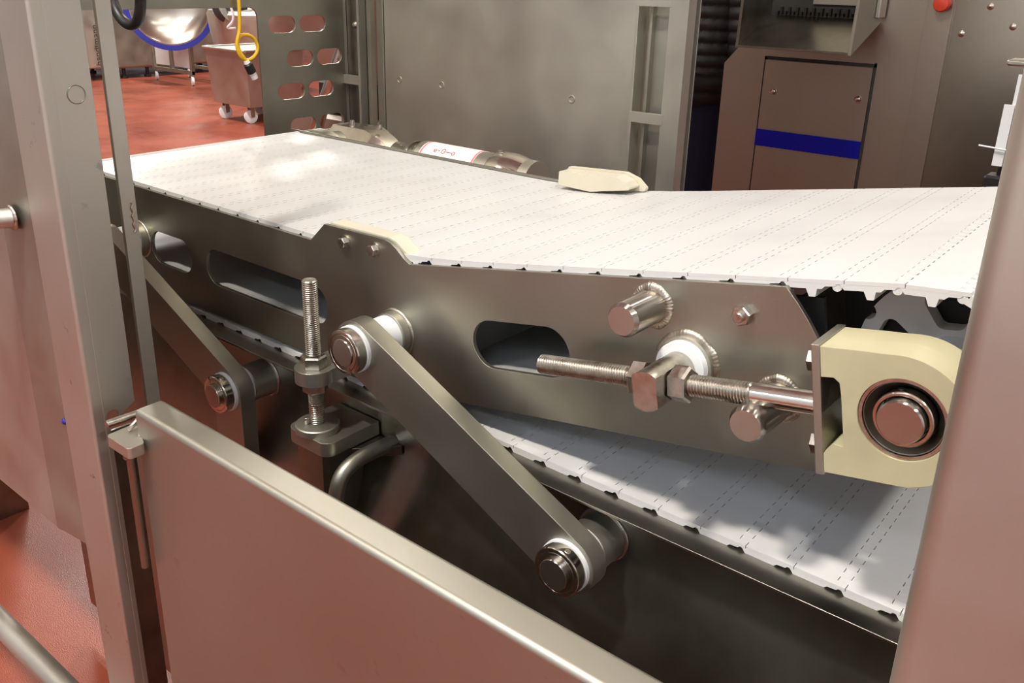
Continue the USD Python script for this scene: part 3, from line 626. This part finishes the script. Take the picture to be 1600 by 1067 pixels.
# ------------------------------------------------------------------ person standing behind the rear guard
def person(px, py, label):
    T = thing('person', label, 'person', (px, py, 0))
    def hull(a, ra, b, rb):
        S = lambda c, r: manifold3d.Manifold.sphere(r, 20).translate([float(q) for q in c])
        return manifold3d.Manifold.batch_hull([S(a, ra), S(b, rb)])
    Bm = []
    for s in (-1, 1):
        Bm += [hull((s * .09, 0, .92), .095, (s * .10, -.01, .50), .065), hull((s * .10, -.01, .50), .065, (s * .105, .02, .10), .045), hull((s * .105, .03, .05), .042, (s * .11, -.13, .035), .034)]
        Bm += [hull((s * .19, 0, 1.42), .055, (s * .235, .02, 1.13), .045), hull((s * .235, .03, 1.13), .042, (s * .12, .17, .98), .032), hull((s * .12, .17, .98), .03, (s * .06, .19, .95), .022)]
        for f in range(4): Bm.append(hull((s * .06, .195, .98 - .02 * f), .010, (s * (.005 - .006 * (f in (1, 2))), .205 + .012 * s, .97 - .02 * f), .008))
        Bm.append(hull((s * .075, .19, .985), .011, (s * .035, .20, 1.015), .009))
    Bm += [hull((-.07, 0, .98), .12, (.07, 0, .98), .12), hull((-.06, 0, 1.0), .115, (-.10, 0, 1.36), .10), hull((.06, 0, 1.0), .115, (.10, 0, 1.36), .10), hull((-.10, 0, 1.38), .085, (.10, 0, 1.38), .085), hull((0, .01, 1.42), .06, (0, -.005, 1.56), .055)]
    Bm += [hull((0, .005, 1.66), .092, (0, -.02, 1.60), .072), hull((0, -.10, 1.635), .010, (0, -.112, 1.615), .013), hull((-.088, .01, 1.63), .018, (-.09, .012, 1.60), .014), hull((.088, .01, 1.63), .018, (.09, .012, 1.60), .014)]
    bm = manifold3d.Manifold.batch_boolean(Bm, manifold3d.OpType.Add).refine_to_length(.02)
    m = tri(bm); m = trimesh.Trimesh(m.vertices, m.faces, process=True); trimesh.smoothing.filter_taubin(m, iterations=6)
    def place(m): m.vertices = m.vertices + [px, py, 0]; return m
    part(T, 'body', place(m.copy()), 'skin', smooth=True)
    def shell(sel, off, quilt=False):
        q = trimesh.Trimesh(m.vertices.copy(), m.faces.copy(), process=False); n = q.vertex_normals; v = q.vertices
        o = np.full(len(v), off)
        if quilt: o = off + .012 * np.abs(np.sin(v[:, 2] * math.pi / .042)) ** .6
        nv = v + n * o[:, None]; keep = sel(v)[q.faces].all(1); return trimesh.Trimesh(nv, q.faces[keep], process=True)
    hand = lambda v: (v[:, 1] > .135) & (np.abs(v[:, 0]) < .10)
    fine = bm.refine_to_length(.009); m2 = tri(fine); m2 = trimesh.Trimesh(m2.vertices, m2.faces, process=True); trimesh.smoothing.filter_taubin(m2, iterations=20); mm = m; m = m2
    part(T, 'jacket', place(shell(lambda v: (v[:, 2] > .93) & (v[:, 2] < 1.50) & ~hand(v), .022, True)), 'jacket', 'dark quilted jacket', smooth=True)
    part(T, 'trousers', place(shell(lambda v: (v[:, 2] > .06) & (v[:, 2] < .97) & ~hand(v), .014)), 'trousers', 'dark blue work trousers', smooth=True)
    part(T, 'hair', place(shell(lambda v: (v[:, 2] > 1.64) & ((v[:, 1] > -.03) | (v[:, 2] > 1.70)), .010)), 'hair', smooth=True)
    for s in (-1, 1):
        part(T, 'shoe', place(tri(hull((s * .105, .03, .058), .055, (s * .11, -.14, .045), .044).refine_to_length(.03))), 'black')
        part(T, 'eye', place(lathe([(0, .008), (.003, .006), (.004, .001)], (s * .032, -.088, 1.645), NY, 12)), 'ink')
    part(T, 'mouth', place(bx([-.02, -.098, 1.574], [.02, -.088, 1.580])), 'redink')
person(-1.67, 2.34, 'person in dark quilted jacket and dark blue trousers standing behind the guard')

# ------------------------------------------------------------------ yellow cord
yc = thing('yellow_cord', 'yellow cable with a loop and black plug hanging at the guard opening', 'cable', (-1.885, .57, 1.11))
pts = [(-1.885, .559, 1.60), (-1.885, .5585, 1.262), (-1.885, .556, 1.225), (-1.885, .5525, 1.205), (-1.885, .545, 1.185), (-1.885, .547, 1.160), (-1.885, .556, 1.146), (-1.886, .572, 1.141), (-1.888, .592, 1.148), (-1.889, .605, 1.166), (-1.889, .600, 1.186), (-1.889, .580, 1.199), (-1.888, .558, 1.197), (-1.886, .5475, 1.185), (-1.884, .549, 1.165), (-1.882, .557, 1.150), (-1.881, .566, 1.138)]
part(yc, 'cable', tube(spline(pts, 110), .0043, 12), 'yellow')
dpl = np.array([0, .45, -.9]); dpl /= np.linalg.norm(dpl); p0 = np.array([-1.881, .564, 1.140])
part(yc, 'plug', lathe([(0, .007), (.004, .011), (.024, .011), (.026, .010)], p0 + dpl * .006, dpl, 20), 'black')
part(yc, 'plug_tip', lathe([(0, .009), (.016, .0085), (.018, .006)], p0 + dpl * .032, dpl, 20), 'label')
part(yc, 'plug_collar', lathe([(0, .006), (.007, .008)], p0 - dpl * .001, dpl, 20), 'label')

# ------------------------------------------------------------------ far end of the hall
CAM = np.array([0, -.74, 1.35])
bn = thing('wheeled_bin', 'square stainless meat bin on white castors standing on the red floor', 'bin', (-7.24, 4.37, 0))
def tapered(x0, x1, y0, y1, z0, z1, k):
    P = [[x0 + k, y0 + k, z0], [x1 - k, y0 + k, z0], [x1 - k, y1 - k, z0], [x0 + k, y1 - k, z0], [x0, y0, z1], [x1, y0, z1], [x1, y1, z1], [x0, y1, z1]]
    return trimesh.convex.convex_hull(np.array(P))
part(bn, 'tub', tapered(-7.57, -6.93, 4.06, 4.70, .155, .655, .035), 'panel')
part(bn, 'rim', [cyl((-7.58, 4.05, .655), (-6.92, 4.05, .655), .014, 12), cyl((-6.92, 4.05, .655), (-6.92, 4.71, .655), .014, 12), cyl((-7.58, 4.05, .655), (-7.58, 4.71, .655), .014, 12), cyl((-7.58, 4.71, .655), (-6.92, 4.71, .655), .014, 12)], 'panel')
for x, y in ((-7.05, 4.16), (-7.05, 4.56), (-7.45, 4.16), (-7.45, 4.56)):
    w_ = part(bn, 'castor', [lathe([(0, .045), (.006, .062), (.028, .062), (.034, .045)], (x - .02, y, .062), (1, -.35, 0), 24)], 'white')
    part(w_, 'fork', [bx([x - .028, y - .02, .06], [x - .022, y + .02, .155]), bx([x + .022, y - .02, .06], [x + .028, y + .02, .155])], 'satin')
ct = thing('trolley', 'low steel trolley with white panels on castors in the far hall', 'cart', (-10.3, 5.5, 0))
for x in (-10.72, -9.87):
    for y in (5.30, 5.75): part(ct, 'post', bx([x, y, .12], [x + .04, y + .04, .62]), 'satin')
for z in (.13, .58): part(ct, 'rail', [bx([-10.72, 5.295, z], [-9.83, 5.335, z + .04]), bx([-10.72, 5.755, z], [-9.83, 5.795, z + .04])], 'satin')
part(ct, 'post', bx([-10.32, 5.305, .15], [-10.27, 5.33, .60]), 'satin')
for a, b in ((-10.66, -10.35), (-10.24, -9.89)): part(ct, 'white_panel', bx([a, 5.32, .20], [b, 5.327, .57]), 'white', 'white sheet panel')
for x in (-10.68, -9.87):
    for y in (5.30, 5.76): part(ct, 'castor', lathe([(0, .035), (.005, .055), (.03, .055), (.035, .035)], (x, y, .055), (.4, 1, 0), 20), 'white')
ds = thing('round_lid', 'big round dished steel lid with blue rubber rim', 'lid', (-9.86, 5.1, .42))
dc = CAM + .94 * (np.array([-10.4953, 5.4861, .905]) - CAM); nd = CAM - dc; nd[2] = 0; nd /= np.linalg.norm(nd)
R = .455
part(ds, 'dish', lathe([(-.10, .001), (-.10, .10), (-.085, .25), (-.05, .36), (0, R - .03), (.012, R - .02), (.012, R)], dc, nd, 72, close=False), 'bowl')
part(ds, 'dish_back', lathe([(-.108, .001), (-.108, .10), (-.092, .25), (-.057, .36), (-.007, R - .03), (-.005, R)], dc, nd, 48, close=False), 'satin')
part(ds, 'rubber_rim', lathe([(-.02, R - .006), (-.02, R + .055), (.022, R + .055), (.022, R - .006), (-.02, R - .006)], dc, nd, 72, close=False), 'bluerim')
vs = thing('mixing_vessel', 'large stainless mixing vessel behind the round lid and bin', 'vessel', (-9.2, 5.7, 0))
vc = np.array([-9.05, 5.75, 0.])
part(vs, 'drum', lathe([(.12, .42), (.16, .46), (.70, .56), (.86, .58), (.90, .56), (.92, .40)], vc, (0, 0, 1), 48), 'panel')
for a in range(3): part(vs, 'foot', [cyl(vc + [.40 * math.cos(2.1 * a + 3.7), .40 * math.sin(2.1 * a + 3.7), 0], vc + [.40 * math.cos(2.1 * a + 3.7), .40 * math.sin(2.1 * a + 3.7), .14], .025, 14), cyl(vc + [.40 * math.cos(2.1 * a + 3.7), .40 * math.sin(2.1 * a + 3.7), 0], vc + [.40 * math.cos(2.1 * a + 3.7), .40 * math.sin(2.1 * a + 3.7), .02], .05, 16)], 'bolt')
part(vs, 'motor_flange', lathe([(0, .16), (.02, .19), (.06, .19), (.10, .13)], vc + [.10, -.45, .95], (.85, -.5, .1), 36), 'dark')
part(vs, 'motor_ring', lathe([(0, .15), (0, .22), (.05, .22), (.05, .15), (0, .15)], vc + [.2, -.40, .98], (.85, -.5, .1), 40, close=False), 'frame')
part(vs, 'lever', tube(spline([(-8.55, 5.05, 1.15), (-8.58, 5.07, .95), (-8.60, 5.08, .80), (-8.66, 5.06, .745), (-8.60, 5.12, .74)], 24), .014, 10), 'white', 'white bent lever')
fm = thing('filling_machine', 'tall grey steel filling machine with dark vertical lettering in the far hall', 'machine', (-11.3, 5.6, 0))
part(fm, 'body', rbx([-12.0, 4.95, .13], [-11.0, 6.9, 1.9], .02), 'satin')
part(fm, 'side_column', rbx([-11.6, 4.45, .15], [-10.99, 4.93, 1.9], .015), 'panel')
for x, y in ((-11.08, 5.1), (-11.08, 5.42), (-11.08, 6.7), (-11.1, 4.6), (-11.9, 5.1), (-11.9, 6.7)): part(fm, 'foot', [cyl((x, y, 0), (x, y, .14), .022, 12), cyl((x, y, 0), (x, y, .03), .045, 16)], 'black')
t = meshkit.text_mesh('handtmann', .085, .003); v = t.vertices.copy(); wtx = v[:, 0].max()
t.vertices = np.stack([-10.988 + v[:, 2], 4.787 - v[:, 1] * .9, .185 + v[:, 0] * (.48 / wtx)], 1)
part(fm, 'lettering', t, 'ink', 'dark vertical brand lettering', smooth=False)
hp = thing('hopper_machine', 'stainless hopper machine seen through the slots of the guard', 'machine', (-3.8, 2.75, 0))
part(hp, 'body', rbx([-4.2, 2.36, .12], [-3.4, 3.2, .62], .02), 'panel')
part(hp, 'hopper', tapered(-4.2, -3.4, 2.36, 3.2, .80, 1.5, .14), 'panel')
part(hp, 'dark_drive', rbx([-3.9, 2.40, .62], [-3.45, 2.9, .80], .02), 'dark')
part(hp, 'pipe', tube(spline([(-3.9, 2.33, .3), (-3.75, 2.28, .6), (-3.6, 2.30, .9), (-3.5, 2.36, 1.25)], 24), .035, 14), 'shiny')
part(hp, 'hatch', lathe([(0, .14), (.03, .14), (.05, .10)], (-3.55, 2.36, .42), NY, 36), 'frame')
part(hp, 'blue_seal', rbx([-3.52, 2.30, 1.05], [-3.46, 2.36, 1.25], .01), 'bluerim')
for x in (-4.15, -3.5):
    for y in (2.42, 3.1): part(hp, 'foot', cyl((x, y, 0), (x, y, .13), .025, 14), 'bolt')
